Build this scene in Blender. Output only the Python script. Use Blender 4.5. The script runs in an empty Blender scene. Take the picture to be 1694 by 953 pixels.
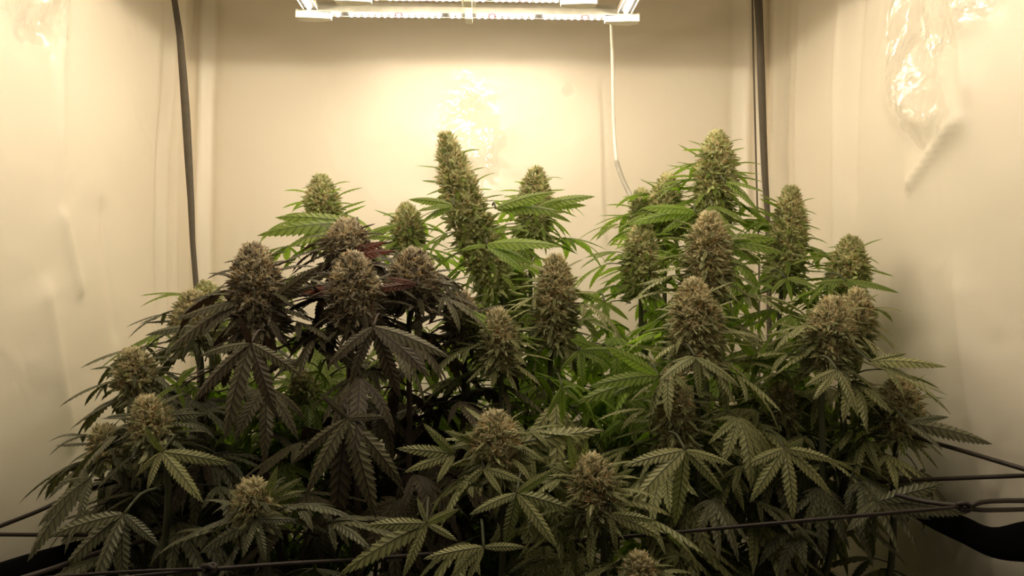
import bpy, math, random
import numpy as np
from mathutils import Vector, Matrix

# ------------------------------------------------------------------ camera
F = 1300.0; W = 1694; H = 953
YAW = math.radians(2.0); CZ = 1.0
sc = bpy.context.scene
C = sc.collection
cam_d = bpy.data.cameras.new('camera'); cam = bpy.data.objects.new('camera', cam_d); C.objects.link(cam)
cam.location = (0, 0, CZ); cam.rotation_euler = (math.pi / 2, 0, -YAW)
cam_d.sensor_width = 36; cam_d.lens = F / W * 36; cam_d.clip_start = 0.02
sc.camera = cam
# ------------------------------------------------------------------ world, view
w = bpy.data.worlds.new('world'); sc.world = w; w.use_nodes = True
w.node_tree.nodes['Background'].inputs[0].default_value = (1.0, 0.88, 0.70, 1)
w.node_tree.nodes['Background'].inputs[1].default_value = 0.035
sc.view_settings.view_transform = 'Standard'; sc.view_settings.look = 'None'
sc.view_settings.gamma = 1; sc.view_settings.use_curve_mapping = False
sc.view_settings.exposure = 0.16
sc.cycles.diffuse_bounces = 6
LAMP = 138.0          # emission of the grow light diodes
RND = random.Random(7)
nrs = np.random.RandomState(11)

def P(px, py, d):
    """point at world depth d on the sight line of a pixel of the photograph"""
    f = Vector((math.sin(YAW), math.cos(YAW), 0)); r = Vector((math.cos(YAW), -math.sin(YAW), 0))
    v = f * F + r * (px - W / 2) + Vector((0, 0, 1)) * (H / 2 - py)
    v = v * (d / v.y)
    return Vector((v.x, v.y, v.z + CZ))

def proj(p):
    x = p.x * math.cos(YAW) - p.y * math.sin(YAW); y = p.x * math.sin(YAW) + p.y * math.cos(YAW)
    return W / 2 + F * x / y, H / 2 - F * (p.z - CZ) / y

XL, XR, YB, YF, ZT = -0.625, 0.62, 1.68, 0.42, 1.92

# ------------------------------------------------------------------ materials
def new_mat(name):
    m = bpy.data.materials.new(name); m.use_nodes = True
    nt = m.node_tree; b = nt.nodes['Principled BSDF']
    return m, nt, b
def N(nt, typ, **kw):
    n = nt.nodes.new(typ)
    for k, v in kw.items():
        setattr(n, k, v)
    return n
def L(nt, a, b): nt.links.new(a, b)
def mth(nt, op, a, b=None, c=None):
    n = N(nt, 'ShaderNodeMath', operation=op)
    for i, v in enumerate((a, b, c)):
        if v is None: continue
        if isinstance(v, (int, float)): n.inputs[i].default_value = v
        else: L(nt, v, n.inputs[i])
    return n.outputs[0]
def mixc(nt, fac, a, b):
    n = N(nt, 'ShaderNodeMix', data_type='RGBA')
    if isinstance(fac, (int, float)): n.inputs[0].default_value = fac
    else: L(nt, fac, n.inputs[0])
    for i, v in ((6, a), (7, b)):
        if isinstance(v, tuple): n.inputs[i].default_value = (*v, 1)
        else: L(nt, v, n.inputs[i])
    return n.outputs[2]

def simple(name, col, rough=0.5, metal=0.0):
    m, nt, b = new_mat(name)
    tc = N(nt, 'ShaderNodeTexCoord'); no = N(nt, 'ShaderNodeTexNoise'); no.inputs['Scale'].default_value = 60
    L(nt, tc.outputs['Object'], no.inputs['Vector'])
    c = mixc(nt, no.outputs['Fac'], tuple(x * .8 for x in col), tuple(min(1, x * 1.2) for x in col))
    L(nt, c, b.inputs['Base Color']); b.inputs['Roughness'].default_value = rough; b.inputs['Metallic'].default_value = metal
    return m

def wall_mat():
    m, nt, b = new_mat('reflective_tent_film')
    tc = N(nt, 'ShaderNodeTexCoord')
    base = mixc(nt, 0.0, (0.74, 0.69, 0.58), (0.7, 0.6, 0.5))
    b.inputs['Base Color'].default_value = (0.82, 0.75, 0.63, 1)
    b.inputs['Roughness'].default_value = 0.55
    b.inputs['Metallic'].default_value = 0.0
    
    b.inputs['Coat IOR'].default_value = 2.4
    # crinkles in the clear film
    n1 = N(nt, 'ShaderNodeTexNoise'); n1.inputs['Scale'].default_value = 9; n1.inputs['Detail'].default_value = 1.5
    n1.inputs['Distortion'].default_value = 0.8
    L(nt, tc.outputs['Object'], n1.inputs['Vector'])
    n2 = N(nt, 'ShaderNodeTexNoise'); n2.inputs['Scale'].default_value = 45; n2.inputs['Detail'].default_value = 3
    L(nt, tc.outputs['Object'], n2.inputs['Vector'])
    # crinkled patches: attribute painted on the mesh = where the film is creased
    at = N(nt, 'ShaderNodeAttribute'); at.attribute_name = 'crinkle'
    n3 = N(nt, 'ShaderNodeTexNoise'); n3.inputs['Scale'].default_value = 16; n3.inputs['Detail'].default_value = 2
    L(nt, tc.outputs['Object'], n3.inputs['Vector'])
    mr = N(nt, 'ShaderNodeMapRange'); mr.interpolation_type = 'SMOOTHSTEP'; mr.inputs[1].default_value = .42; mr.inputs[2].default_value = .75
    L(nt, mth(nt, 'ADD', mth(nt, 'MULTIPLY', at.outputs['Fac'], .55), mth(nt, 'MULTIPLY', n3.outputs['Fac'], .5)), mr.inputs[0])
    cr = mr.outputs[0]
    rough = mth(nt, 'SUBTRACT', 0.42, mth(nt, 'MULTIPLY', cr, 0.35))
    L(nt, rough, b.inputs['Coat Roughness'])
    L(nt, mth(nt, 'ADD', 0.15, mth(nt, 'MULTIPLY', cr, 0.75)), b.inputs['Coat Weight'])
    bump = N(nt, 'ShaderNodeBump'); bump.inputs['Strength'].default_value = 1.0; bump.inputs['Distance'].default_value = 0.004
    L(nt, n1.outputs['Fac'], bump.inputs['Height'])
    L(nt, bump.outputs[0], b.inputs['Normal'])
    h = mth(nt, 'MULTIPLY', mth(nt, 'SUBTRACT', mth(nt, 'ADD', mth(nt, 'MULTIPLY', n1.outputs['Fac'], 3.0), mth(nt, 'MULTIPLY', n2.outputs['Fac'], .35)), 1.675), mth(nt, 'ADD', 0.05, cr))
    b2 = N(nt, 'ShaderNodeBump'); b2.inputs['Strength'].default_value = 1.0; b2.inputs['Distance'].default_value = 0.03
    L(nt, h, b2.inputs['Height'])
    L(nt, b2.outputs[0], b.inputs['Coat Normal'])
    return m

def leaf_mat(name, ca, cb, vein, trans, tcol, nveins=12.0, rough=0.42, spec=0.5):
    """leaf with chevron veins; ca..cb = spread between single leaves"""
    m, nt, b = new_mat(name)
    uv = N(nt, 'ShaderNodeUVMap'); uv.uv_map = 'UVMap'
    sp = N(nt, 'ShaderNodeSeparateXYZ'); L(nt, uv.outputs[0], sp.inputs[0])
    s = mth(nt, 'ABSOLUTE', mth(nt, 'SUBTRACT', mth(nt, 'MULTIPLY', sp.outputs[0], 2.0), 1.0))
    ph = mth(nt, 'SUBTRACT', mth(nt, 'MULTIPLY', sp.outputs[1], nveins), mth(nt, 'MULTIPLY', s, 1.1))
    tri = mth(nt, 'PINGPONG', ph, 0.5)                       # 0 at a vein .. 0.5 between
    pil = mth(nt, 'SQRT', mth(nt, 'MULTIPLY', tri, 2.0))
    side = mth(nt, 'SUBTRACT', 1.0, mth(nt, 'SMOOTH_MIN', mth(nt, 'MULTIPLY', tri, 5.0), 1.0, 0.1))
    mid = mth(nt, 'LESS_THAN', s, 0.07)
    vm = mth(nt, 'MAXIMUM', mth(nt, 'MULTIPLY', side, 0.85), mid)
    oi = N(nt, 'ShaderNodeObjectInfo')
    tc = N(nt, 'ShaderNodeTexCoord')
    no = N(nt, 'ShaderNodeTexNoise'); no.inputs['Scale'].default_value = 14; no.inputs['Detail'].default_value = 3
    L(nt, tc.outputs['Object'], no.inputs['Vector'])
    f = mth(nt, 'ADD', mth(nt, 'MULTIPLY', oi.outputs['Random'], 0.75), mth(nt, 'MULTIPLY', no.outputs['Fac'], 0.3))
    col = mixc(nt, f, ca, cb)
    colv = mixc(nt, vm, col, vein)
    L(nt, colv, b.inputs['Base Color'])
    b.inputs['Roughness'].default_value = rough
    b.inputs['Specular IOR Level'].default_value = spec
    bump = N(nt, 'ShaderNodeBump'); bump.inputs['Strength'].default_value = 0.9; bump.inputs['Distance'].default_value = 0.0012
    hh = mth(nt, 'MULTIPLY', pil, mth(nt, 'SMOOTH_MIN', mth(nt, 'MULTIPLY', s, 4.0), 1.0, 0.2))
    L(nt, hh, bump.inputs['Height']); L(nt, bump.outputs[0], b.inputs['Normal'])
    tr = N(nt, 'ShaderNodeBsdfTranslucent')
    tc2 = mixc(nt, mth(nt, 'MULTIPLY', vm, 0.5), tcol, vein); L(nt, tc2, tr.inputs[0])
    mx = N(nt, 'ShaderNodeMixShader'); mx.inputs[0].default_value = trans
    L(nt, b.outputs[0], mx.inputs[1]); L(nt, tr.outputs[0], mx.inputs[2])
    L(nt, mx.outputs[0], nt.nodes['Material Output'].inputs[0])
    return m

def bud_mat(name, ca, cb):
    m, nt, b = new_mat(name)
    tc = N(nt, 'ShaderNodeTexCoord')
    no = N(nt, 'ShaderNodeTexNoise'); no.inputs['Scale'].default_value = 60; no.inputs['Detail'].default_value = 4
    L(nt, tc.outputs['Object'], no.inputs['Vector'])
    v = N(nt, 'ShaderNodeTexVoronoi'); v.inputs['Scale'].default_value = 900
    L(nt, tc.outputs['Object'], v.inputs['Vector'])
    r = N(nt, 'ShaderNodeMapRange'); r.inputs[1].default_value = .35; r.inputs[2].default_value = .65
    L(nt, no.outputs['Fac'], r.inputs[0])
    col = mixc(nt, r.outputs[0], ca, cb)
    col = mixc(nt, mth(nt, 'LESS_THAN', v.outputs['Distance'], 0.3), col, (0.70, 0.66, 0.45))   # resin glands
    L(nt, col, b.inputs['Base Color']); b.inputs['Roughness'].default_value = 0.5
    tr = N(nt, 'ShaderNodeBsdfTranslucent'); L(nt, col, tr.inputs[0])
    mx = N(nt, 'ShaderNodeMixShader'); mx.inputs[0].default_value = 0.2
    L(nt, b.outputs[0], mx.inputs[1]); L(nt, tr.outputs[0], mx.inputs[2])
    L(nt, mx.outputs[0], nt.nodes['Material Output'].inputs[0])
    return m

def emit(name, col, s):
    m, nt, b = new_mat(name)
    b.inputs['Base Color'].default_value = (*col, 1)
    b.inputs['Emission Color'].default_value = (*col, 1); b.inputs['Emission Strength'].default_value = s
    return m

M = {}
M['wall'] = wall_mat()
M['strip'] = simple('dark_corner_strip', (0.10, 0.082, 0.06), 0.8)  # narrow dark strips along the back corners
M['floor'] = simple('floor_sheet', (0.25, 0.23, 0.2), 0.6)
M['alu'] = simple('painted_aluminium', (0.62, 0.60, 0.52), 0.45, 0.3)
M['board'] = simple('dark_diode_board', (0.03, 0.028, 0.025), 0.7)
M['clip'] = simple('pale_plastic', (0.75, 0.72, 0.6), 0.5)
M['white_diode'] = emit('white_diode', (1.0, 0.87, 0.65), LAMP)
M['red_diode'] = emit('red_diode', (1.0, 0.12, 0.20), LAMP * 0.35)
M['cable'] = simple('white_cable', (0.75, 0.72, 0.62), 0.35)
M['cable_grey'] = simple('grey_cable_sleeve', (0.35, 0.33, 0.28), 0.35)
M['cord'] = simple('dark_elastic_cord', (0.022, 0.014, 0.010), 0.55)
M['black'] = simple('black_fabric', (0.003, 0.003, 0.003), 1.0)
M['black'].node_tree.nodes['Principled BSDF'].inputs['Specular IOR Level'].default_value = .1
M['stem'] = simple('green_stem', (0.055, 0.06, 0.025), 0.7)
M['stem_purple'] = simple('purple_stem', (0.045, 0.03, 0.02), 0.7)
M['pistil'] = simple('cream_pistil', (0.84, 0.72, 0.44), 0.6)
M['pistil_o'] = simple('orange_pistil', (0.50, 0.30, 0.11), 0.6)
LM = {
 'purple': leaf_mat('purple_leaf', (0.050, 0.034, 0.022), (0.13, 0.125, 0.060), (0.022, 0.013, 0.010), 0.10, (0.10, 0.05, 0.03), rough=.5, spec=.3),
 'red':    leaf_mat('reddened_leaf', (0.16, 0.04, 0.022), (0.10, 0.04, 0.02), (0.06, 0.02, 0.015), 0.25, (0.35, 0.06, 0.02)),
 'olive':  leaf_mat('olive_leaf', (0.24, 0.255, 0.10), (0.42, 0.41, 0.18), (0.040, 0.050, 0.018), 0.22, (0.22, 0.32, 0.05)),
 'dull_shade':   leaf_mat('dull_shaded_leaf', (0.10, 0.11, 0.060), (0.19, 0.19, 0.10), (0.03, 0.03, 0.017), 0.18, (0.14, 0.16, 0.04)),  # dull green; doubles as painted shade for the low right leaves
 'green':  leaf_mat('green_leaf', (0.17, 0.23, 0.035), (0.31, 0.37, 0.08), (0.04, 0.075, 0.012), 0.42, (0.36, 0.60, 0.05)),
 'lime_backlit':   leaf_mat('lime_backlit_leaf', (0.22, 0.34, 0.04), (0.30, 0.40, 0.06), (0.10, 0.17, 0.02), 0.40, (0.40, 0.65, 0.05)),  # lime green; also carries painted backlight for the middle of the canopy
}
BM = {
 'purple': bud_mat('purple_bud', (0.18, 0.14, 0.09), (0.42, 0.35, 0.22)),
 'olive':  bud_mat('tan_bud', (0.24, 0.21, 0.09), (0.52, 0.44, 0.22)),
 'green':  bud_mat('green_bud', (0.20, 0.23, 0.07), (0.52, 0.52, 0.22)),
}

TM = {
 'purple': bud_mat('purple_bud_leaf', (0.08, 0.06, 0.045), (0.20, 0.16, 0.10)),
 'olive':  bud_mat('tan_bud_leaf', (0.16, 0.18, 0.07), (0.42, 0.42, 0.20)),
 'green':  bud_mat('green_bud_leaf', (0.18, 0.24, 0.06), (0.44, 0.49, 0.17)),
}
# ------------------------------------------------------------------ mesh helpers
def mesh(name, V, Fc, mats=(), uv=None, mi=None, smooth=True):
    me = bpy.data.meshes.new(name)
    me.from_pydata([tuple(map(float, v)) for v in V], [], [tuple(map(int, f)) for f in Fc])
    for m in mats: me.materials.append(m)
    if uv is not None:
        lay = me.uv_layers.new(name='UVMap')
        idx = np.empty(len(me.loops), dtype=np.int32); me.loops.foreach_get('vertex_index', idx)
        lay.data.foreach_set('uv', np.asarray(uv, dtype=np.float32)[idx].ravel())
    if mi is not None: me.polygons.foreach_set('material_index', np.asarray(mi, dtype=np.int32))
    if smooth: me.polygons.foreach_set('use_smooth', np.ones(len(me.polygons), dtype=bool))
    me.update()
    return me
def obj(name, me, parent=None, mw=None):
    """link a mesh; mw = world matrix"""
    o = bpy.data.objects.new(name, me); C.objects.link(o)
    if parent is not None:
        o.parent = parent
        if mw is None: mw = Matrix.Identity(4)
        pm = parent['_mw'] if False else WM[parent.name]
        loc = pm.inverted() @ mw
        o.matrix_local = loc
        WM[o.name] = mw.copy()
    else:
        mw = mw or Matrix.Identity(4)
        o.matrix_world = mw; WM[o.name] = mw.copy()
    return o
WM = {}
def tag(o, label=None, cat=None, group=None, kind=None):
    if label: o['label'] = label
    if cat: o['category'] = cat
    if group: o['group'] = group
    if kind: o['kind'] = kind
    return o
def empty(name, loc):
    o = bpy.data.objects.new(name, None); C.objects.link(o); o.location = loc
    o.empty_display_size = 0.05; WM[o.name] = Matrix.Translation(loc)
    return o
def tube_arrays(pts, rad, n=6, flat=1.0):
    pts = [Vector(p) for p in pts]
    if not hasattr(rad, '__len__'): rad = [rad] * len(pts)
    V = []; Fc = []; up = Vector((0.13, 0.2, 1)).normalized()
    for i, p in enumerate(pts):
        t = (pts[min(i + 1, len(pts) - 1)] - pts[max(i - 1, 0)]).normalized()
        if abs(t.dot(up)) > .95: up = Vector((1, 0.1, 0))
        a = t.cross(up).normalized(); b = a.cross(t).normalized()
        for k in range(n):
            an = 2 * math.pi * k / n
            V.append(p + a * math.cos(an) * rad[i] * flat + b * math.sin(an) * rad[i])
    for i in range(len(pts) - 1):
        for k in range(n):
            Fc.append((i * n + k, i * n + (k + 1) % n, (i + 1) * n + (k + 1) % n, (i + 1) * n + k))
    Fc.append(tuple(range(n))[::-1]); Fc.append(tuple(range((len(pts) - 1) * n, len(pts) * n)))
    return V, Fc
def smooth_path(pts, k=6):
    pts = [Vector(p) for p in pts]; out = []
    for i in range(len(pts) - 1):
        p0 = pts[max(i - 1, 0)]; p1 = pts[i]; p2 = pts[i + 1]; p3 = pts[min(i + 2, len(pts) - 1)]
        for j in range(k):
            t = j / k
            out.append(0.5 * ((2 * p1) + (p2 - p0) * t + (2 * p0 - 5 * p1 + 4 * p2 - p3) * t * t + (3 * p1 - p0 - 3 * p2 + p3) * t ** 3))
    out.append(pts[-1]); return out
def box_arrays(lo, hi):
    x0, y0, z0 = lo; x1, y1, z1 = hi
    V = [(x0, y0, z0), (x1, y0, z0), (x1, y1, z0), (x0, y1, z0), (x0, y0, z1), (x1, y0, z1), (x1, y1, z1), (x0, y1, z1)]
    return V, [(0, 3, 2, 1), (4, 5, 6, 7), (0, 1, 5, 4), (1, 2, 6, 5), (2, 3, 7, 6), (3, 0, 4, 7)]

# ------------------------------------------------------------------ the tent
def fnoise(u, v, seed, octs):
    rs = np.random.RandomState(seed); z = np.zeros_like(u)
    for fr, amp in octs:
        for _ in range(5):
            a = rs.uniform(0, 2 * math.pi); p = rs.uniform(0, 6.28)
            z += amp / 2.2 * np.sin(fr * (u * math.cos(a) + v * math.sin(a)) + p + 1.2 * np.sin(fr * .43 * (u * math.sin(a) - v * math.cos(a)) + p * 2))
    return z
def crease(u, v, p, q, wd, depth):
    """fold line from p to q on the cloth"""
    p = np.array(p); q = np.array(q); d = q - p; l = np.hypot(*d); d = d / l
    s = (u - p[0]) * d[0] + (v - p[1]) * d[1]; n = (u - p[0]) * -d[1] + (v - p[1]) * d[0]
    fade = np.clip(s / (.12 * l), 0, 1) * np.clip((l - s) / (.12 * l), 0, 1)
    return depth * fade * np.exp(-np.abs(n) / wd) 
def cloth(name, fn, u0, u1, v0, v1, nu, nv, disp, crk):
    us = np.linspace(u0, u1, nu); vs = np.linspace(v0, v1, nv); U, Vv = np.meshgrid(us, vs)
    D = disp(U, Vv); V = [fn(a, b, c) for a, b, c in zip(U.ravel(), Vv.ravel(), D.ravel())]
    Fc = [(j * nu + i, j * nu + i + 1, (j + 1) * nu + i + 1, (j + 1) * nu + i) for j in range(nv - 1) for i in range(nu - 1)]
    me = mesh(name, V, Fc, [M['wall']])
    at = me.attributes.new('crinkle', 'FLOAT', 'POINT'); at.data.foreach_set('value', np.clip(crk(U, Vv), 0, 1).ravel().astype(np.float32))
    return tag(obj(name, me), kind='structure')
def blob(u, v, cu, cv, ru, rv):
    return np.exp(-(((u - cu) / ru) ** 2 + ((v - cv) / rv) ** 2))

def crk_geo(u, v, seed, c): return c * (.5 * (seed > 21) * .022 + fnoise(u, v, seed, [(38, .0050), (85, .0014)]))
def d_back(u, v):
    z = fnoise(u, v, 3, [(5, .006), (11, .0025), (24, .0007)])
    for x, wd, dp in ((XL + .03, .006, .012), (XL + .055, .012, -.010), (XR - .02, .005, .012), (XR - .05, .010, .012), (XR - .085, .02, -.006)):
        z += dp * np.exp(-np.abs(u - x - .006 * np.sin(4 * v)) / wd)
    return z + .012 + crk_geo(u, v, 21, c_back(u, v))
c_back = lambda u, v: (1.1 * blob(u, v, -.03, 1.32, .085, .17) + .8 * blob(u, v, .175, 1.42, .03, .03)) 
cloth('wall_back', lambda a, b, c: (a, YB - c, b), XL - .02, XR + .02, 0, ZT, 220, 260, d_back, c_back)
def d_left(u, v):
    z = fnoise(u, v, 5, [(6, .006), (13, .0025), (26, .0008)])
    z += crease(u, v, (1.20, .75), (1.12, 1.02), .03, .010) + crease(u, v, (1.14, 1.9), (1.16, 1.12), .008, .006)
    z += crease(u, v, (1.16, 1.12), (1.22, .98), .012, .008) + crease(u, v, (1.28, 1.15), (1.34, .9), .015, -.008)
    for x, wd, dp in ((YB - .12, .008, .008), (YB - .15, .015, -.01), (YB - .07, .006, .008)):
        z += dp * np.exp(-np.abs(u - x - .012 * np.sin(5 * v)) / wd)
    return z + .008 + crk_geo(u, v, 22, c_left(u, v))
c_left = lambda u, v: 1.2 * blob(u, v, 1.07, 1.42, .13, .11)
cloth('wall_left', lambda a, b, c: (XL + c, a, b), YF, YB + .02, 0, ZT, 200, 240, d_left, c_left)
def d_right(u, v):
    z = fnoise(u, v, 8, [(6, .006), (13, .003), (26, .0009)])
    z += crease(u, v, (1.32, 1.9), (1.36, .95), .010, .008) + crease(u, v, (1.25, 1.6), (1.29, 1.1), .02, -.008)
    z += crease(u, v, (.98, 1.5), (.96, 1.22), .012, .008) + crease(u, v, (.96, 1.22), (1.12, 1.14), .010, .010)
    z += crease(u, v, (1.0, 1.05), (.9, .6), .03, .01) + crease(u, v, (1.2, .95), (1.0, .6), .03, -.008)
    for x, wd, dp in ((YB - .04, .006, .01), (YB - .09, .015, -.01), (YB - .16, .02, .006)):
        z += dp * np.exp(-np.abs(u - x - .01 * np.sin(4 * v)) / wd)
    return z + .008 + crk_geo(u, v, 23, c_right(u, v))
c_right = lambda u, v: 1.2 * blob(u, v, 1.10, 1.36, .07, .11) + blob(u, v, .95, 1.38, .08, .08) + blob(u, v, 1.03, 1.22, .06, .04)
cloth('wall_right', lambda a, b, c: (XR - c, a, b), YF, YB + .02, 0, ZT, 200, 240, d_right, c_right)
cloth('ceiling', lambda a, b, c: (a, b, ZT - c), XL - .02, XR + .02, YF, YB + .02, 40, 40, lambda u, v: fnoise(u, v, 2, [(5, .004)]) + .01, lambda u, v: 0 * u)
V, Fc = box_arrays((XL - .05, YF - .02, -0.02), (XR + .05, YB + .05, 0)); tag(obj('floor', mesh('floor', V, Fc, [M['floor']], smooth=False)), kind='structure')

def ribbon(name, rows, d, thick=.004):
    """narrow dark seam: rows of (px, py, half width px)"""
    V = []; Fc = []
    rows2 = []
    for i in range(len(rows) - 1):
        for k in range(4):
            t = k / 4; rows2.append([a * (1 - t) + b * t for a, b in zip(rows[i], rows[i + 1])])
    rows2.append(rows[-1])
    for x, y, h in rows2:
        a = P(x - h, y, d); b = P(x + h, y, d); t = Vector((0, thick, 0))
        V += [a, (a + b) / 2 - t, b, b + t, a + t]
    for i in range(len(rows2) - 1):
        for k in range(5):
            Fc.append((i * 5 + k, i * 5 + (k + 1) % 5, (i + 1) * 5 + (k + 1) % 5, (i + 1) * 5 + k))
    return tag(obj(name, mesh(name, V, Fc, [M['strip']])), kind='structure')
ribbon('corner_strip_1', [(284, -60, 4), (288, 0, 4.5), (297, 60, 5), (302, 120, 6), (307, 190, 6.5), (311, 260, 6), (315, 330, 5), (318, 400, 4), (322, 450, 4), (326, 500, 4), (330, 640, 4), (331, 1200, 4)], 1.50)
ribbon('corner_strip_2', [(1252, -60, 6), (1255, 0, 6.5), (1258, 60, 5.5), (1260, 130, 6), (1263, 220, 5.5), (1266, 290, 5), (1270, 350, 4), (1272, 420, 3.5), (1274, 600, 4), (1275, 1200, 4)], 1.54)
ribbon('corner_strip_3', [(1244, -60, 1), (1247, 100, .8), (1252, 300, .8), (1256, 430, .8), (1258, 1200, .8)], 1.56)

# ------------------------------------------------------------------ grow light
zl = P(770, 27, 1.40).z
lamp = empty('grow_light', (P(771, 27, 1.11).x + .0, 1.11, zl))
tag(lamp, 'rectangular white LED bar grow light hanging above the plants', 'grow light')
def bar(p, q, wd, ht, name='light_bar'):
    """hollow-bottomed channel from p to q at height of the diodes"""
    p = Vector(p); q = Vector(q); a = (q - p).normalized(); s = Vector((-a.y, a.x, 0))
    prof = [(-wd / 2, .0012), (-wd / 2 + .002, .0018), (wd / 2 - .002, .0018), (wd / 2, .0012), (wd / 2, ht * .6), (wd * .3, ht), (-wd * .3, ht), (-wd / 2, ht * .6)]
    V = [e + s * x + Vector((0, 0, z)) for e in (p, q) for x, z in prof]; n = len(prof)
    Fc = [(k, (k + 1) % n, n + (k + 1) % n, n + k) for k in range(n)] + [tuple(range(n))[::-1], tuple(range(n, 2 * n))]
    return obj(name, mesh(name, V, Fc, [M['alu'], M['board']], mi=[1 if 0 < i < 2 else 0 for i in range(len(Fc))], smooth=False), lamp)
def dome(r, mat, name):
    V = [(0, 0, -r)]; n = 8
    for e in (.45, .95):
        for k in range(n): V.append((r * math.sin(e * 1.57) * math.cos(2 * math.pi * k / n), r * math.sin(e * 1.57) * math.sin(2 * math.pi * k / n), -r * math.cos(e * 1.57)))
    V += [(V[1 + n + k][0], V[1 + n + k][1], .0055) for k in range(n)]
    Fc = [(0, 1 + (k + 1) % n, 1 + k) for k in range(n)]
    for rr in (1, 1 + n): Fc += [(rr + k, rr + (k + 1) % n, rr + n + (k + 1) % n, rr + n + k) for k in range(n)]
    return mesh(name, V, Fc, [mat])
me_w = dome(.0037, M['white_diode'], 'diode'); me_r = dome(.0037, M['red_diode'], 'red_diode')
def diodes(p, q, n, parent, red=(), gap=()):
    p = Vector(p); q = Vector(q)
    for i in range(n):
        if i in gap: continue
        pos = p.lerp(q, (i + .5) / n)
        o = obj('diode', me_r if i in red else me_w, parent, Matrix.Translation(pos))
        if i in red: o['label'] = 'red diode'
x0 = P(520, 27, 1.40).x; x1 = P(1028, 27, 1.40).x; yb, yf = 1.40, .52
xc = (x0 + x1) / 2
ix0 = P(585, 5, 1.317).x; ix1 = P(957, 5, 1.317).x; iyb, iyf = 1.317, .70
bb = bar((x0, yb, zl), (x1, yb, zl), .024, .02); diodes((x0 + .012, yb, zl), (x1 - .012, yb, zl), 44, bb, red=(11, 25, 39), gap=(3, 18, 21, 22, 32))
b2 = bar((ix0, iyb, zl), (ix1, iyb, zl), .024, .02); diodes((ix0 + .01, iyb, zl), (ix1 - .01, iyb, zl), 32, b2, red=(10, 24), gap=(3, 15, 16, 19))
for sx, xx in ((-1, x0 - .002), (1, x1 + .002)):
    sb = bar((xx, yb - .02, zl), (xx, yf, zl), .026, .02); diodes((xx, yb - .026, zl), (xx, yf + .02, zl), 56, sb, red=(14, 33))
for sx, xx in ((-1, ix0 - .014), (1, ix1 + .014)):
    sb = bar((xx, iyb - .02, zl + .001), (xx, iyf, zl + .001), .022, .018); diodes((xx, iyb - .03, zl), (xx, iyf + .02, zl), 28, sb)
fb = bar((x0, yf, zl), (x1, yf, zl), .024, .02); diodes((x0 + .012, yf, zl), (x1 - .012, yf, zl), 44, fb, red=(11, 25, 39), gap=(21, 22))
# centre spine with clips, corner brackets
V, Fc = box_arrays((xc - .012, iyb - .012, zl + .012), (xc + .012, yb + .012, zl + .024))
obj('spine', mesh('spine', V, Fc, [M['alu']], smooth=False), lamp)
for yy in (yb, iyb):
    V, Fc = box_arrays((xc - .0065, yy - .014, zl - .009), (xc + .0065, yy + .014, zl + .022))
    obj('clip', mesh('clip', V, Fc, [M['clip']], smooth=False), lamp)
for (xx, yy, sx) in ((x0, yb, -1), (x1, yb, 1), (ix0, iyb, -1), (ix1, iyb, 1)):
    out = [(0.030, .004), (.004, .013), (-.016, .013), (-.030, .004), (-.030, -.012), (-.010, -.012), (.030, -.006)]
    V = [Vector((xx + sx * -a, yy + b, zl + z)) for z in (-.009, .006) for a, b in out]; n = len(out)
    Fc = [(k, (k + 1) % n, n + (k + 1) % n, n + k) for k in range(n)] + [tuple(range(n))[::-1], tuple(range(n, 2 * n))]
    obj('corner_bracket', mesh('corner_bracket', V, Fc, [M['clip']], smooth=False), lamp)
for sx in (-1, 1):
    V, Fc = tube_arrays([(xc + sx * .15, 1.06, ZT - .012), (xc + sx * .15, 1.06, zl + .03)], .002, 6)
    obj('hanging_wire', mesh('hanging_wire', V, Fc, [M['cord']]), lamp)
V, Fc = box_arrays((x0, 1.03, zl + .018), (x1, 1.09, zl + .032)); obj('cross_beam', mesh('cross_beam', V, Fc, [M['alu']], smooth=False), lamp)

# cable from the lamp
pts = smooth_path([P(1011, 33, 1.44), P(1013, 90, 1.50), P(1014, 160, 1.52), P(1016, 220, 1.52), P(1020, 268, 1.50)], 6)
cb = empty('power_cable', pts[0]); tag(cb, 'thin white cable hanging from the back right corner of the lamp', 'cable')
V, Fc = tube_arrays(pts, .0033, 8); obj('cord', mesh('cord', V, Fc, [M['cable']]), cb)
pts = smooth_path([P(1020, 268, 1.50), P(1028, 292, 1.47), P(1040, 318, 1.44), P(1056, 350, 1.41), P(1062, 400, 1.42), P(1064, 700, 1.45), P(1064, 1100, 1.5)], 5)
V, Fc = tube_arrays(pts, .0045, 8); o = obj('cable_sleeve', mesh('cable_sleeve', V, Fc, [M['cable_grey']]), cb); o['label'] = 'thicker grey lower sleeve'

# ------------------------------------------------------------------ leaflet geometry
def template(Nt, cols):
    """serrated blade: arrays t, s (edge factor folded in) and faces. cols = interior columns per side"""
    rows = []
    for i in range(Nt):
        rows.append((i / Nt, i / Nt, .80)); rows.append(((i + .62) / Nt, min(.995, (i + 1.02) / Nt), 1.10))
    rows.append((1.0, 1.0, 1.0))
    T = []; S = []; K = []
    for t, te, k in rows:
        for side in (-1, 1):
            pass
        ss = [-1.0] + [-(j / (cols + 1)) for j in range(cols, 0, -1)] + [0.0] + [j / (cols + 1) for j in range(1, cols + 1)] + [1.0]
        for s_ in ss:
            a = abs(s_); T.append(t * (1 - a) + te * a); S.append(s_); K.append(1 + (k - 1) * (a if a == 1 else 0))
    nc = 2 * cols + 3; nr = len(rows); Fc = []
    for r in range(nr - 1):
        for c in range(nc - 1):
            Fc.append((r * nc + c, r * nc + c + 1, (r + 1) * nc + c + 1, (r + 1) * nc + c))
    return np.array(T), np.array(S), np.array(K), Fc
TP = {n: template(n, c) for n, c in ((5, 0), (7, 0), (9, 0), (17, 1))}
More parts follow.
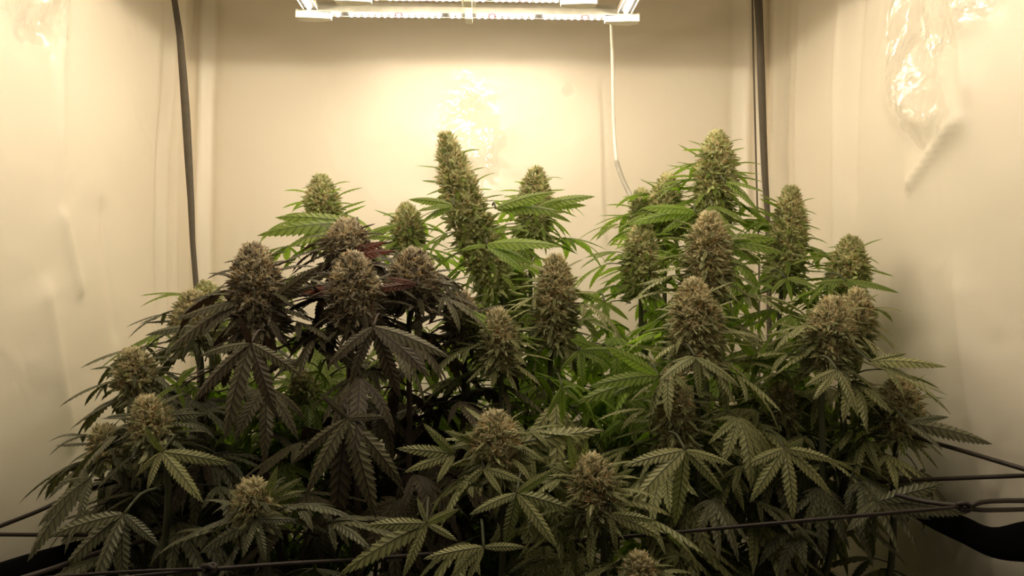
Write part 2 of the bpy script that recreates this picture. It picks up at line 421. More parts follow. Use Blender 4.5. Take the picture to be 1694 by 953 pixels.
def wprof(t):
    a = np.clip(t, 0, 1); f = a ** .62 * (1 - a) ** .85
    return f / .4225 
def blade(key, Lg, hw, fold=.25, bend=0.6, arch=0., twist=0., side=0.):
    """leaflet along +X, normal +Z. bend = total downward curl angle"""
    T, S, K, Fc = TP[key]
    wv = wprof(T) * hw * Lg * K
    y = S * wv * math.cos(fold); z = -np.abs(S) * wv * math.sin(fold)
    tw = twist * T; y2 = y * np.cos(tw) - z * np.sin(tw); z2 = y * np.sin(tw) + z * np.cos(tw)
    b = bend if abs(bend) > 1e-3 else 1e-3
    an = b * T; X = Lg * np.sin(an) / b; Z = -Lg * (1 - np.cos(an)) / b
    V = np.stack([X + z2 * np.sin(an), y2 + side * Lg * T * T, Z + z2 * np.cos(an) + arch * Lg * 4 * T * (1 - T)], 1)
    uv = np.stack([S * .5 + .5, T], 1)
    return V, Fc, uv
def rotz(V, a):
    c, s = math.cos(a), math.sin(a); return V @ np.array([[c, s, 0], [-s, c, 0], [0, 0, 1]])
def roty(V, a):      # positive = pitch down
    c, s = math.cos(a), math.sin(a); return V @ np.array([[c, 0, -s], [0, 1, 0], [s, 0, c]])
def join(parts):
    Vs = []; Fs = []; U = []; o = 0
    for V, Fc, uv in parts:
        Vs.append(V); Fs += [tuple(i + o for i in f) for f in Fc]; U.append(uv); o += len(V)
    return np.concatenate(Vs), Fs, np.concatenate(U)

def leaf_arrays(seed, n, key, hw=.115):
    rs = random.Random(seed); parts = []
    half = (n - 1) // 2
    sp = {3: [0, 34], 5: [0, 30, 66], 7: [0, 25, 54, 92], 9: [0, 22, 46, 76, 112]}[n]
    ln = {3: [1, .78], 5: [1, .86, .58], 7: [1, .92, .74, .44], 9: [1, .95, .82, .6, .34]}[n]
    base_b = rs.uniform(.3, .9)
    for k in range(-half, half + 1):
        a = math.radians(math.copysign(sp[abs(k)], k) + rs.uniform(-6, 6)) if k else math.radians(rs.uniform(-4, 4))
        Lg = ln[abs(k)] * rs.uniform(.93, 1.06)
        V, Fc, uv = blade(key, Lg, hw * rs.uniform(.9, 1.1), fold=rs.uniform(.15, .5), bend=base_b + rs.uniform(-.2, .45), twist=rs.uniform(-.5, .5), side=rs.uniform(-.06, .06))
        V = roty(V, rs.uniform(-.05, .2)); V = rotz(V, a); parts.append((V, Fc, uv))
    pt = [(0, 0, 0), (-.12, 0, -.015), (-.25, 0, -.05), (-.38, 0, -.12)]
    V, Fc = tube_arrays(pt, [.010, .009, .010, .013], 4)
    parts.append((np.array([tuple(v) for v in V]), Fc, np.full((len(V), 2), .5)))
    return join(parts)
_cache = {}
LV = [(s, n) for n in (5, 7, 7, 9) for s in (1, 2, 3)] + [(4, 3), (5, 3), (6, 5)]
def fan_mesh(v, mat):
    k = (v, mat)
    if k not in _cache:
        s, n = LV[v]
        V, Fc, uv = leaf_arrays(s * 31 + n * 7 + v, n, 9)
        _cache[k] = mesh('fan_leaf', V, Fc, [LM[mat]], uv)
    return _cache[k]
def sugar_mesh(v, mat):
    k = ('s', v, mat)
    if k not in _cache:
        rs = random.Random(v * 5 + 1)
        V, Fc, uv = blade(9 if v % 2 else 7, 1, .135, fold=rs.uniform(.3, .6), bend=rs.uniform(.1, 1.0), twist=rs.uniform(-.5, .5), side=rs.uniform(-.1, .1))
        _cache[k] = mesh('sugar_leaf', V, Fc, [LM[mat]], uv)
    return _cache[k]
def frame(pos, d, up, scale):
    """matrix with +X along d and +Z near up"""
    x = Vector(d).normalized(); z = Vector(up); z = (z - x * z.dot(x))
    if z.length < 1e-4: z = Vector((0, -1, 0.01)); z = z - x * z.dot(x)
    z.normalize(); y = z.cross(x)
    m = Matrix((x, y, z)).transposed().to_4x4() * 1.0
    m = Matrix.Translation(pos) @ m @ Matrix.Diagonal((scale, scale, scale, 1))
    return m

# ------------------------------------------------------------------ flower cluster geometry
def calyx_t():
    V = [(0, 0, -.05)]
    for z, r in ((.3, .42), (.68, .26)):
        for k in range(5):
            a = 2 * math.pi * k / 5; V.append((r * math.cos(a), r * math.sin(a), z))
    V.append((.06, 0, 1.15))
    Fc = [(0, 1 + (k + 1) % 5, 1 + k) for k in range(5)] + [(1 + k, 1 + (k + 1) % 5, 6 + (k + 1) % 5, 6 + k) for k in range(5)] + [(6 + k, 6 + (k + 1) % 5, 11) for k in range(5)]
    return np.array(V), Fc
def hair_t():
    V = []
    for z, r, o in ((0, .05, 0), (.45, .045, .12), (.8, .03, .38)):
        for k in range(3):
            a = 2 * math.pi * k / 3; V.append((o + r * math.cos(a), r * math.sin(a), z))
    V.append((.62, 0, 1.0))
    Fc = [(3 * j + k, 3 * j + (k + 1) % 3, 3 * j + 3 + (k + 1) % 3, 3 * j + 3 + k) for j in (0, 1) for k in range(3)] + [(6 + k, 6 + (k + 1) % 3, 9) for k in range(3)]
    return np.array(V), Fc
def tip_t():
    V = [(0, 0, 0), (-.13, .03, .35), (0, -.04, .38), (.13, .03, .35), (-.09, .09, .7), (0, .04, .72), (.09, .09, .7), (0, .2, 1.0)]
    return np.array(V), [(0, 2, 1), (0, 3, 2), (1, 2, 5, 4), (2, 3, 6, 5), (4, 5, 7), (5, 6, 7)]
CT, HT, TT = calyx_t(), hair_t(), tip_t()
def scatter(tmpl, pos, dr, size, rs):
    V0, F0 = tmpl; n = len(pos); z = dr / np.linalg.norm(dr, axis=1, keepdims=True)
    r = rs.normal(size=(n, 3)); x = np.cross(r, z); x /= np.linalg.norm(x, axis=1, keepdims=True); y = np.cross(z, x)
    V = pos[:, None] + (V0[None, :, 0, None] * x[:, None] + V0[None, :, 1, None] * y[:, None] + V0[None, :, 2, None] * z[:, None]) * size[:, None, None]
    Fs = [tuple(i + k * len(V0) for i in f) for k in range(n) for f in F0]
    return V.reshape(-1, 3), Fs
def rprof(u):      # u 0 = tip .. 1 = bottom
    return np.where(u < .5, .14 + .86 * np.sin(np.clip(u / .5, 0, 1) * 1.5708) ** .8, 1 - .25 * np.clip((u - .5) / .5, 0, 1) ** 2)
class Axis:
    def __init__(s, pts):
        s.p = np.array([tuple(p) for p in smooth_path(pts, 5)]); d = np.linalg.norm(np.diff(s.p, axis=0), axis=1)
        s.c = np.concatenate([[0], np.cumsum(d)]); s.len = s.c[-1]
    def at(s, u):
        q = np.clip(u, 0, 1) * s.len; return np.stack([np.interp(q, s.c, s.p[:, k]) for k in range(3)], -1)
    def dirv(s, u):
        a = s.at(np.clip(np.asarray(u) - .05, 0, 1)) - s.at(np.clip(np.asarray(u) + .05, 0, 1)); return a / np.linalg.norm(a, axis=-1, keepdims=True)
def cluster(ax, r, bm, tm, parent, seed, hair=1.0, hsize=.0085, csize=.0060):
    rs = np.random.RandomState(seed)
    n = int(ax.len * 2 * math.pi * r / (csize ** 2 * .16) * .60)
    n = max(120, min(1300, n))
    def surf(m, infl, lump=.16):
        u = rs.uniform(0, 1, m) ** 1.08; a = rs.uniform(0, 2 * math.pi, m)
        D = ax.dirv(u); ref = np.array([0, -1.0, .02]); X = np.cross(D, ref); X /= np.linalg.norm(X, axis=1, keepdims=True); Y = np.cross(D, X)
        R = X * np.cos(a)[:, None] + Y * np.sin(a)[:, None]
        nl = ax.len / .022
        lm = 1 + lump * (np.sin(u * nl * 6.28 + 1.5 * np.sin(a * 2 + seed)) * np.cos(a * 3 + u * nl * 2.1 + seed))
        pos = ax.at(u) + R * (rprof(u) * r * infl * lm)[:, None]
        return u, pos, R, D
    u, pos, R, D = surf(n, .72)
    k = np.clip(1 - u * 2.2, 0, 1)[:, None]
    dr = R * (.95 - .55 * k) + D * (.35 + .7 * k) + rs.normal(size=(n, 3)) * .38
    V1, F1 = scatter(CT, pos, dr, csize * rs.uniform(.6, 1.7, n), rs)
    # core
    us = np.linspace(.03, .97, 9); cp = [Vector(ax.at(x)) for x in us]; cr = [float(rprof(np.array(x)) * r * .72) for x in us]
    V2, F2 = tube_arrays(cp, cr, 8)
    V = np.concatenate([V1, np.array([tuple(v) for v in V2])]); Fs = F1 + [tuple(i + len(V1) for i in f) for f in F2]
    cl = obj('flower_cluster', mesh('flower_cluster', V, Fs, [bm]), parent)
    # tiny frosted leaf tips poking out between the bracts
    ml = int(n * .6); u, pos, R, D = surf(ml, .80)
    dr = R * 1.0 + D * (.55 - 1.1 * u)[:, None] + rs.normal(size=(ml, 3)) * .3
    V4, F4 = scatter(TT, pos, dr, rs.uniform(.009, .022, ml) * (.55 + .6 * u), rs)
    q = obj('leaf_tips', mesh('leaf_tips', V4, F4, [tm]), cl); q['kind'] = 'stuff'
    # hairs
    m = int(n * 2.0 * hair)
    u, pos, R, D = surf(m, .86)
    keep = rs.uniform(0, 1, m) < (1.3 - 1.2 * u); u, pos, R, D = u[keep], pos[keep], R[keep], D[keep]; m = len(u)
    k = np.clip(1 - u * 2.6, 0, 1)[:, None]
    dr = R * (.9 - .5 * k) + D * (.35 + .6 * k) + rs.normal(size=(m, 3)) * .42
    V3, F3 = scatter(HT, pos, dr, hsize * rs.uniform(.6, 1.3, m), rs)
    mi = np.repeat((rs.uniform(0, 1, m) < .24 + .15 * u).astype(int), len(HT[1]))
    h = obj('pistils', mesh('pistils', V3, F3, [M['pistil'], M['pistil_o']], mi=mi), cl); h['kind'] = 'stuff'
    return cl

def inside(p, mg=.01):
    return XL + .03 + mg < p.x < XR - .03 - mg and p.y < YB - .05 - mg and p.z > .05

# ------------------------------------------------------------------ plants
PL = {
 'A': dict(root=(-.14, 1.00), leaf='purple', bud='purple', stem='stem_purple', label='dark purple-leaved flowering cannabis plant, left of centre'),
 'B': dict(root=(-.26, 1.32), leaf='green', bud='green', stem='stem', label='pale green cannabis plant standing behind the purple plant'),
 'C': dict(root=(.02, 1.33), leaf='green', bud='green', stem='stem', label='tall green cannabis plant with the highest leaning flower spike, at centre back'),
 'D': dict(root=(.30, 1.34), leaf='green', bud='green', stem='stem', label='bright green cannabis plant with a tall spike, at back right'),
 'E': dict(root=(.33, 1.00), leaf='olive', bud='olive', stem='stem', label='large cannabis plant with tan flower spikes, front right'),
 'F': dict(root=(.05, .90), leaf='olive', bud='olive', stem='stem', label='olive cannabis plant with low amber-haired flowers, front centre'),
 'G': dict(root=(-.36, .95), leaf='dull_shade', bud='olive', stem='stem', label='dull green cannabis plant against the left wall'),
}
for k, v in PL.items():
    v['o'] = tag(empty('cannabis_plant', (v['root'][0], v['root'][1], 0)), v['label'], 'plant', 'flowering cannabis plants in the tent')
    v['n'] = 0; v['s'] = 0
    rt = Vector((v['root'][0], v['root'][1], 0))
    V, Fc = tube_arrays(smooth_path([rt, rt + Vector((.005, 0, .15)), rt + Vector((-.004, .004, .34))], 4), [.013] * 5 + [.011] * 4, 8)
    obj('main_stem', mesh('main_stem', V, Fc, [M[v['stem']]]), v['o'])
def fan(pl, pos, d, up, size, var=None, mat=None):
    v = PL[pl]
    tip = pos + Vector(d).normalized() * size
    if not inside(tip) or not inside(pos, .02): return None
    if v['n'] >= 290: return None
    qx, qy = proj(tip)
    if qy > 840 and 1130 < qx and pos.y < 1.0 and RND.random() < .35: return None
    if qy > 830 and 1250 < qx and mat is None: mat = 'dull_shade'  # shade painted in: low right leaves switch to the darker material
    if 880 < qx < 1130 and 540 < qy < 730 and pos.y > .93 and mat is None and RND.random() < .6: mat = 'lime_backlit'  # backlight painted in: many mid-canopy leaves take the brighter lime colour
    if pos.y < .80 and qy < 720: return None
    v['n'] += 1
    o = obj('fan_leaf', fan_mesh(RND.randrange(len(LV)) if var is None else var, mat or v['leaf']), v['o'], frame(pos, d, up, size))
    return o

# (plant, [(px,py)...] tip to bottom, width px, depth, leaf mat override)
COLAS = [
 ('C', [(737, 224), (752, 285), (775, 360), (800, 425), (824, 492)], 80, 1.15, {}),
 ('C', [(887, 282), (884, 335), (880, 400)], 56, 1.25, {}),
 ('C', [(846, 420), (850, 470), (845, 540)], 40, 1.22, {}),
 ('F', [(918, 430), (920, 490), (914, 575)], 64, 1.00, {}),
 ('F', [(822, 520), (826, 560), (828, 615)], 54, .95, {}),
 ('B', [(530, 296), (534, 345), (542, 408)], 60, 1.20, {}),
 ('B', [(672, 343), (674, 380), (676, 425)], 52, 1.20, {}),
 ('A', [(572, 370), (574, 400), (576, 445)], 72, 1.00, {}),
 ('A', [(583, 426), (586, 480), (590, 550)], 82, .90, {}),
 ('A', [(685, 420), (683, 460), (680, 510)], 76, .94, {}),
 ('A', [(418, 412), (424, 465), (432, 550)], 84, .90, {}),
 ('B', [(341, 472), (342, 500), (345, 535)], 42, 1.14, {}),
 ('G', [(318, 490), (322, 520), (328, 575)], 66, 1.00, {}),
 ('G', [(218, 586), (224, 615), (232, 660)], 58, .92, {}),
 ('G', [(243, 664), (250, 695), (262, 745)], 58, .84, {}),
 ('G', [(168, 712), (176, 730), (190, 765)], 46, .90, {}),
 ('G', [(415, 803), (420, 830), (428, 875)], 58, .74, {}),
 ('A', [(763, 490), (764, 520), (766, 565)], 50, 1.00, {}),
 ('F', [(818, 690), (820, 725), (826, 790)], 76, .80, {}),
 ('F', [(977, 762), (982, 800), (990, 865)], 74, .76, {}),
 ('F', [(1055, 925), (1058, 955), (1062, 1000)], 56, .72, {}),
 ('D', [(1186, 222), (1184, 285), (1178, 362)], 68, 1.22, {}),
 ('D', [(1106, 293), (1102, 330), (1100, 390)], 50, 1.30, {}),
 ('D', [(1060, 318), (1064, 340), (1066, 385)], 40, 1.36, {}),
 ('D', [(1064, 373), (1060, 420), (1060, 490)], 54, 1.14, {}),
 ('E', [(1174, 358), (1172, 415), (1168, 490)], 74, 1.04, {}),
 ('E', [(1146, 470), (1150, 530), (1152, 612)], 84, .92, {}),
 ('E', [(1112, 618), (1114, 670), (1118, 745)], 56, .90, {}),
 ('D', [(1308, 314), (1304, 390), (1294, 480)], 58, 1.18, {}),
 ('D', [(1408, 398), (1404, 440), (1398, 500)], 58, 1.12, {}),
 ('E', [(1380, 500), (1374, 545), (1366, 610)], 76, .94, {}),
 ('E', [(1418, 486), (1414, 520), (1404, 570)], 56, .98, {}),
 ('E', [(1488, 628), (1490, 665), (1484, 730)], 62, .97, {}),
 ('E', [(1292, 640), (1292, 665), (1290, 700)], 38, 1.00, {}),
 ('B', [(500, 618), (502, 635), (505, 665)], 38, 1.04, {}),
]
for ci, (pl, px, wpx, dep, opt) in enumerate(COLAS):
    v = PL[pl]; rt = Vector((*v['root'], 0.32))
    ax = Axis([P(x, y, dep) for x, y in px]); r = wpx / 2 * dep / F * (.86 if pl in 'CB' else .93)
    cl = cluster(ax, r, BM[v['bud']], TM[v['bud']], v['o'], 100 + ci, hair=1.0)
    # branch down to the main stem
    B = Vector(ax.at(.9)); dn = -Vector(ax.dirv(1.0))
    mid = B + Vector((0, 0, -.16)) + (rt - B) * .08
    path = smooth_path([B, B + dn * .05, mid, mid.lerp(rt, .5) + Vector((0, 0, -.04)), rt], 5)
    path = [Vector((p.x, p.y, max(p.z, .3))) for p in path]
    V, Fc = tube_arrays(path, [.0028 + .003 * i / len(path) for i in range(len(path))], 6)
    obj('branch', mesh('branch', V, Fc, [M[v['stem']]]), v['o'])
    # small leaves that stick out of the cluster
    ns = int(16 + ax.len / .0040); ns = min(ns, 60)
    for k in range(ns):
        u = .12 + .86 * (k + RND.random()) / ns; az = k * 2.399 + RND.uniform(-.3, .3)
        D = Vector(ax.dirv(u)); R = Vector((math.cos(az), math.sin(az), 0)); R = (R - D * R.dot(D)).normalized()
        front = max(0, -R.y)
        rr = float(rprof(np.array(u)))
        size = RND.uniform(.052, .088) * (.42 + .65 * u) * (1 - .50 * front) * (.75 + r * 8)
        pos = Vector(ax.at(u)) + R * r * rr * .85
        el = .75 - .95 * u + RND.uniform(-.2, .2) - front * .7
        d = R * math.cos(el) + D * math.sin(el)
        if not inside(pos + d * size): continue
        if v['s'] < 299:
            v['s'] += 1
            obj('sugar_leaf', sugar_mesh(RND.randrange(8), v['leaf']), cl, frame(pos, d, D + R * .3, size))
    # fan leaves: along the lower cluster, then down the branch
    ang = RND.uniform(0, 6)
    nf = 4 + int(ax.len / .022)
    for k in range(nf):
        u = .30 + .7 * k / nf; az = ang + k * 2.399
        D = Vector(ax.dirv(u)); R = Vector((math.cos(az), math.sin(az), 0)); front = max(0, -R.y)
        if front > .5 and u < .92: continue
        size = (.040 + .055 * u) * RND.uniform(.85, 1.2) * (1 - .3 * front)
        el = RND.uniform(.0, .35) - .35 * u - front * .8
        d = R * math.cos(el) + D * math.sin(el)
        pos = Vector(ax.at(u)) + R * r * .6 + d * size * .36
        fan(pl, pos, d, Vector((0, 0, 1)) + R * .2, size, RND.choice((0, 1, 2, 12, 13, 14)))
    nb = 9; ang = RND.uniform(0, 6)
    for k in range(nb):
        q = k / nb * .32
        j = min(len(path) - 2, int(q / .32 * len(path) * .6)); p0 = path[j].lerp(path[j + 1], RND.random())
        az = ang + k * 2.399; R = Vector((math.cos(az), math.sin(az), 0)); front = max(0, -R.y)
        size = RND.uniform(.070, .105) * (1.0 if dep > .8 else .85)
        if k < 3 and front > .45: continue
        el = RND.uniform(-.35, .25) - front * .55
        d = R * math.cos(el) + Vector((0, 0, 1)) * math.sin(el)
        pos = p0 + R * RND.uniform(.02, .05) + d * size * .3
        if pos.y < .62: continue
        fan(pl, pos, d, Vector((0, 0, 1)) + R * .25, size)

# filling foliage
TOPX = [100, 150, 240, 330, 420, 560, 700, 760, 830, 900, 1000, 1100, 1250, 1400, 1480, 1560]
TOPY = [860, 760, 690, 600, 560, 520, 520, 560, 520, 500, 520, 470, 480, 560, 680, 800]
def near(px, d):
    best = min(COLAS, key=lambda c: abs(c[1][-1][0] - px) + abs(c[3] - d) * 700); return best[0]
for k in range(1100):
    px = RND.uniform(120, 1540); yt = float(np.interp(px, TOPX, TOPY)) + 10
    py = yt + (1010 - yt) * RND.random() ** .8
    base = float(np.interp(py, [400, 500, 700, 950], [1.15, 1.04, .90, .78]))
    d = base + RND.uniform(.06, .45)
    if py > 810 and RND.random() < .6: continue
    if d > 1.5: continue
    p = P(px, py, d); az = RND.uniform(0, 6.28); R = Vector((math.cos(az), math.sin(az), 0)); front = max(0, -R.y)
    el = RND.uniform(-.5, .2) - front * .5
    dd = R * math.cos(el) + Vector((0, 0, 1)) * math.sin(el)
    fan(near(px, d), p, dd, Vector((0, 0, 1)) + R * .3, RND.uniform(.065, .11))

# dense leaves low down and deep inside the canopy, past telling apart
for ki, (k, v) in enumerate(PL.items()):
    parts = []; rs = random.Random(50 + ki)
    cols = [c for c in COLAS if c[0] == k]
    for j in range(110 if k == 'E' else 70):
        c = rs.choice(cols); a = leaf_arrays(rs.randrange(40), rs.choice((5, 7, 7)), 5)
        p = P(c[1][-1][0] + rs.gauss(0, 75), rs.uniform(max(640, c[1][-1][1] + 140), 1060), (max(.88, c[3] - .04) if k == 'E' else max(1.0, c[3])) + rs.uniform(.06, .36))
        az = rs.uniform(0, 6.28); R = Vector((math.cos(az), math.sin(az), 0)); el = rs.uniform(-.9, .1)
        d = R * math.cos(el) + Vector((0, 0, 1)) * math.sin(el); sz = rs.uniform(.08, .13)
        if not (inside(p + d * sz) and inside(p - d * sz * .4)): continue
        m = frame(p, d, Vector((0, 0, 1)) + R * .3, sz)
        parts.append(((np.array(m.to_3x3()) @ a[0].T).T + np.array(p), a[1], a[2]))
    V, Fc, uv = join(parts)
    tag(obj('lower_leaves', mesh('lower_leaves', V, Fc, [LM[v['leaf']]], uv), v['o']), kind='stuff')

# ------------------------------------------------------------------ leaves nearest the camera, leaflet by leaflet
def hero(pl, junc, tips, d, mat=None, hw=.125, up=.55, from_=None):
    v = PL[pl]; J = P(*junc, d)
    lf = obj('fan_leaf', None, v['o'], Matrix.Translation(J)) if False else None
    src = P(*from_, d + .03) if from_ else J + Vector((RND.uniform(-.01, .01), .05, .01))
    V, Fc = tube_arrays(smooth_path([src, J.lerp(src, .5) + Vector((0, 0, .006)), J], 3), .0014, 5)
    lf = obj('fan_leaf', mesh('fan_leaf', V, Fc, [M[v['stem']]]), v['o'])
    for t in tips:
        x, y = t[:2]; dd = t[2] if len(t) > 2 else RND.uniform(-.03, .01)
        T = P(x, y, d + dd); Lg = (T - J).length
        nrm = Vector((0, -1, 0)) + Vector((0, 0, up)) + Vector(((T.x - J.x) * 1.2 / max(Lg, .01) * .5, 0, 0))
        V, Fc, uv = blade(17, 1, hw, fold=RND.uniform(.2, .45), bend=.001, arch=.07, twist=RND.uniform(-.2, .2), side=0)
        m = frame(J, T - J, nrm, Lg)
        V = (np.array(m.to_3x3()) @ V.T).T + np.array(J)
        obj('leaflet', mesh('leaflet', V, Fc, [LM[mat or v['leaf']]], uv), lf)
HERO = [
 ('E', (1133, 745), [(1116, 872), (1042, 838), (1197, 816), (1030, 772), (1215, 770)], .80, 'olive'),
 ('E', (1298, 742), [(1312, 862), (1240, 832), (1378, 822), (1225, 775), (1385, 765), (1330, 725)], .84, 'olive'),
 ('F', (855, 816), [(835, 910), (776, 852), (922, 908), (955, 848), (918, 775)], .74, 'olive'),
 ('F', (706, 866), [(666, 957), (602, 870), (758, 896), (690, 822), (560, 952), (760, 842)], .72, 'olive'),
 ('G', (268, 748), [(243, 812), (336, 832), (385, 768), (222, 790), (240, 705)], .80, 'olive'),
 ('A', (575, 692), [(555, 890), (622, 858), (482, 768), (665, 800), (505, 822), (528, 650), (640, 690)], .78, 'purple'),
 ('A', (618, 540), [(578, 640), (662, 660), (745, 592), (540, 610), (712, 625)], .82, 'purple'),
 ('A', (415, 568), [(372, 728), (457, 690), (318, 668), (498, 622), (330, 590), (395, 520)], .80, 'purple'),
 ('G', (205, 850), [(100, 950), (205, 975), (150, 985), (265, 905), (80, 888)], .72, 'dull_shade'),
 ('G', (265, 690), [(175, 690), (150, 750), (210, 655), (345, 685)], .86, 'dull_shade'),
 ('F', (752, 752), [(655, 742), (668, 782), (700, 700), (722, 800)], .80, 'olive'),
 ('F', (800, 775), [(748, 824), (832, 822), (770, 800), (870, 800)], .77, 'olive'),
 ('E', (1150, 590), [(1157, 660), (1226, 642), (1090, 632), (1110, 600)], .86, 'olive'),
 ('F', (958, 580), [(965, 642), (926, 614), (1012, 610), (1020, 580)], .93, 'green'),
 ('E', (1090, 622), [(950, 668), (975, 640), (1000, 572), (1010, 655), (1075, 655)], .88, 'green'),
 ('G', (292, 636), [(250, 668), (306, 676), (326, 606), (268, 620)], .90, 'green'),
 ('B', (529, 616), [(519, 640), (546, 640), (531, 594), (505, 618)], .92, 'lime_backlit'),
 ('D', (1010, 640), [(960, 690), (1010, 712), (1050, 680), (975, 650), (1060, 640)], 1.02, 'lime_backlit'),  # this leaf and the next two: lime colour stands in for backlight
 ('D', (1040, 690), [(990, 730), (1035, 752), (1080, 735), (1000, 695)], 1.00, 'lime_backlit'),
 ('C', (890, 585), [(860, 640), (895, 650), (925, 628), (860, 600)], 1.02, 'lime_backlit'),
 ('D', (1000, 500), [(935, 480), (960, 530), (1040, 530), (1005, 560)], 1.06, 'green'),
 ('F', (930, 640), [(905, 690), (930, 700), (960, 668), (955, 640)], .90, 'green'),
 ('E', (1385, 612), [(1345, 662), (1421, 692), (1400, 665), (1330, 640)], .84, 'olive'),
 ('E', (1440, 598), [(1566, 607), (1520, 632), (1500, 585)], .88, 'olive'),
 ('E', (1500, 700), [(1642, 735), (1585, 718), (1560, 745), (1570, 690)], .88, 'dull_shade'),
 ('G', (150, 790), [(62, 872), (45, 930), (95, 800), (130, 870)], .80, 'dull_shade'),
 ('F', (1010, 850), [(1098, 892), (1085, 862), (1020, 915)], .73, 'olive'),
 ('F', (800, 905), [(740, 962), (770, 968), (870, 905), (700, 925)], .71, 'olive'),
 ('F', (955, 790), [(940, 722), (972, 728), (905, 770), (925, 760)], .78, 'olive'),
 ('F', (1000, 800), [(1030, 745), (1050, 775), (1045, 800)], .77, 'olive'),
 ('F', (850, 735), [(930, 712), (922, 740), (900, 765), (1000, 712)], .80, 'olive'),
 ('F', (790, 735), [(735, 712), (742, 742), (765, 760)], .80, 'olive'),
 ('G', (425, 860), [(330, 915), (440, 930), (400, 925), (490, 860)], .72, 'dull_shade'),
 ('G', (440, 830), [(460, 770), (500, 790), (505, 812)], .74, 'olive'),
 ('B', (590, 370), [(425, 390), (470, 412), (455, 360)], 1.12, 'green'),
 ('B', (600, 392), [(660, 372), (655, 395), (610, 372)], 1.10, 'green'),
 ('C', (820, 345), [(920, 318), (905, 330), (935, 352)], 1.08, 'green'),
 ('C', (885, 345), [(970, 340), (985, 325), (945, 368), (930, 330)], 1.12, 'green'),
 ('C', (805, 405), [(930, 408), (885, 440), (760, 415), (870, 455)], 1.05, 'lime_backlit'),
 ('C', (750, 340), [(675, 330), (690, 350), (700, 365)], 1.08, 'green'),
 ('D', (1150, 350), [(1040, 372), (1060, 345), (1090, 390)], 1.12, 'lime_backlit'),
 ('D', (1200, 300), [(1265, 318), (1240, 335), (1255, 350)], 1.15, 'green'),
 ('D', (1180, 340), [(1175, 395), (1205, 400), (1235, 370), (1150, 385)], 1.13, 'green'),
 ('E', (1180, 400), [(1285, 395), (1300, 420), (1260, 440)], 1.06, 'green'),
 ('D', (1300, 460), [(1310, 500), (1275, 485), (1360, 480), (1340, 465)], 1.04, 'green'),
 ('D', (1400, 465), [(1488, 485), (1450, 500), (1345, 470), (1430, 520)], 1.06, 'green'),
 ('A', (660, 490), [(480, 480), (505, 495)], .96, 'red'),
 ('A', (690, 470), [(600, 485), (640, 460)], .90, 'red'),
 ('A', (560, 430), [(655, 415), (640, 400)], .98, 'red'),
 ('G', (330, 540), [(240, 555), (270, 590), (300, 600)], .95, 'dull_shade'),
 ('A', (400, 500), [(290, 530), (280, 580), (330, 560)], .88, 'purple'),
 ('A', (450, 500), [(505, 455), (530, 440), (525, 470)], .88, 'purple'),
 ('F', (1010, 590), [(1095, 560), (1080, 600), (940, 560)], .95, 'green'),
 ('E', (1255, 600), [(1215, 560), (1270, 560), (1240, 640), (1320, 605)], .96, 'green'),
 ('E', (1450, 830), [(1560, 800), (1540, 860), (1400, 880), (1600, 850)], .86, 'dull_shade'),
 ('E', (1225, 770), [(1212, 815), (1250, 810), (1190, 795)], .88, 'olive'),
]
for pl, j, tips, d, mat in HERO: hero(pl, j, tips, d, mat)

# ------------------------------------------------------------------ trellis cords
tn = empty('trellis_net', P(1590, 838, .72)); tag(tn, 'dark elastic cords of a plant trellis net stretched across the tent', 'trellis net')
def cord(pts, r=.0022):
    V, Fc = tube_arrays(smooth_path(pts, 4), r, 7); obj('cord', mesh('cord', V, Fc, [M['cord']]), tn)
K1 = P(1597, 838, .74); K2 = P(346, 942, .66)
cord([K1, P(1300, 864, .755), P(980, 893, .80), P(640, 922, .75), P(480, 932, .69), K2], .0019)
cord([P(1605, 838, .74), P(1640, 829, .74), P(1760, 829, .76)], .0025)
cord([P(1605, 842, .74), P(1640, 844, .74), P(1760, 841, .76)], .0023)
cord([P(1480, 818, .80), P(1530, 830, .78), K1], .0025)
cord([K2, P(300, 946, .66), P(180, 957, .65), P(-40, 975, .64)], .0014)
cord([K2, P(310, 942, .66), P(180, 948, .66), P(-40, 965, .65)], .0014)
cord([P(-40, 884, .86), P(90, 885, .87), P(260, 884, .90), P(480, 880, .96)], .0022)
cord([P(-40, 886, .84), P(60, 847, .86), P(110, 824, .88), P(160, 806, .92), P(300, 770, 1.0)], .0024)
cord([P(20, 962, .66), P(90, 940, .70), P(170, 912, .78), P(260, 890, .86)], .0024)
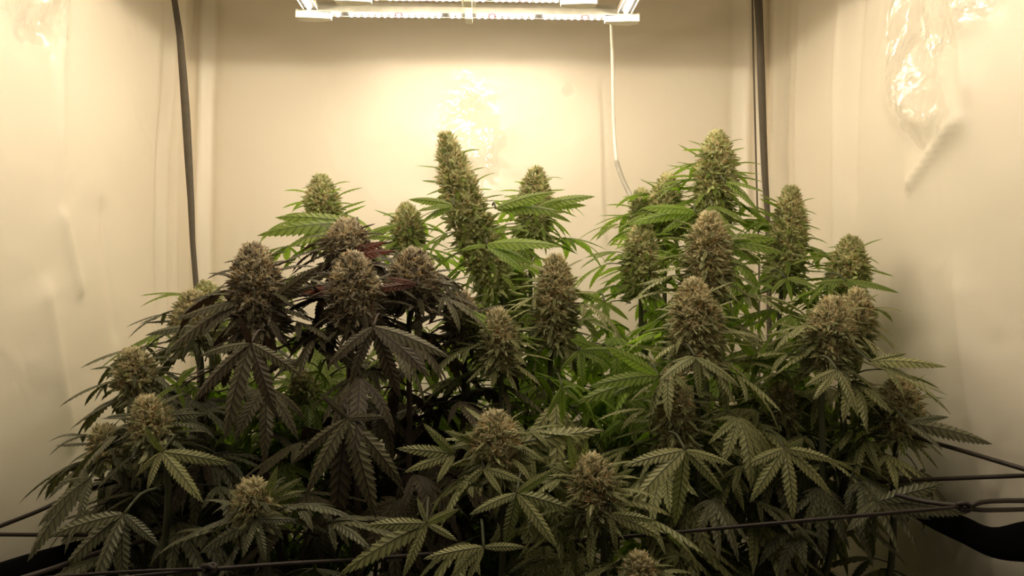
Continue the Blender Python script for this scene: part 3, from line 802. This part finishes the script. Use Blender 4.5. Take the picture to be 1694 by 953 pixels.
cord([P(1780, 784, .73), P(1694, 787, .79), P(1545, 793, .88), P(1400, 800, 1.0)], .0024)
cord([P(1780, 800, .72), P(1694, 776, .78), P(1600, 748, .85), P(1530, 728, .93), P(1400, 690, 1.04)], .0026)
cord([P(1130, 885, .86), P(980, 890, .86), P(860, 905, .86)], .0012)
def knot(c, nm='knot'):
    a = []; 
    for i in range(26):
        t = i / 25 * 4 * math.pi; a.append(c + Vector((.0045 * math.cos(t) + .002 * math.sin(t * .5), .003 * math.sin(t * 1.5), .0035 * math.sin(t))))
    V, Fc = tube_arrays(a, .0022, 6); obj(nm, mesh(nm, V, Fc, [M['cord']]), tn)
knot(K1); knot(K2)

# limp black cloth sleeves at both sides
def sleeve(top, bot, ds, label, dy=.05):
    n = len(top); V = []; Fc = []; S = 10
    T = smooth_path([P(x, y, d) for (x, y), d in zip(top, ds)], 4); B = smooth_path([P(x, y, d) for (x, y), d in zip(bot, ds)], 4)
    for a, b in zip(T, B):
        c = (a + b) / 2; h = (a - b) / 2
        for k in range(S):
            an = 2 * math.pi * k / S
            V.append(c + h * math.cos(an) + Vector((0, 1, 0)) * math.sin(an) * min(h.length * .55, dy))
    for i in range(len(T) - 1):
        for k in range(S): Fc.append((i * S + k, i * S + (k + 1) % S, (i + 1) * S + (k + 1) % S, (i + 1) * S + k))
    Fc += [tuple(range(S))[::-1], tuple(range((len(T) - 1) * S, len(T) * S))]
    o = obj('fabric_sleeve', mesh('fabric_sleeve', V, Fc, [M['black']])); tag(o, label, 'fabric sleeve')
sleeve([(1462, 808), (1530, 838), (1590, 852), (1640, 872), (1694, 862), (1780, 850)], [(1465, 822), (1530, 868), (1590, 898), (1640, 922), (1694, 930), (1780, 930)], [.98, .92, .87, .84, .82, .78],
       'limp black fabric sleeve sagging under the knotted cord at lower right')
sleeve([(330, 835), (240, 868), (140, 892), (40, 918), (-60, 950)], [(330, 850), (240, 905), (140, 930), (60, 965), (-60, 1010)], [1.02, .96, .90, .84, .80],
       'black fabric sleeve slanting behind the leaves at lower left')
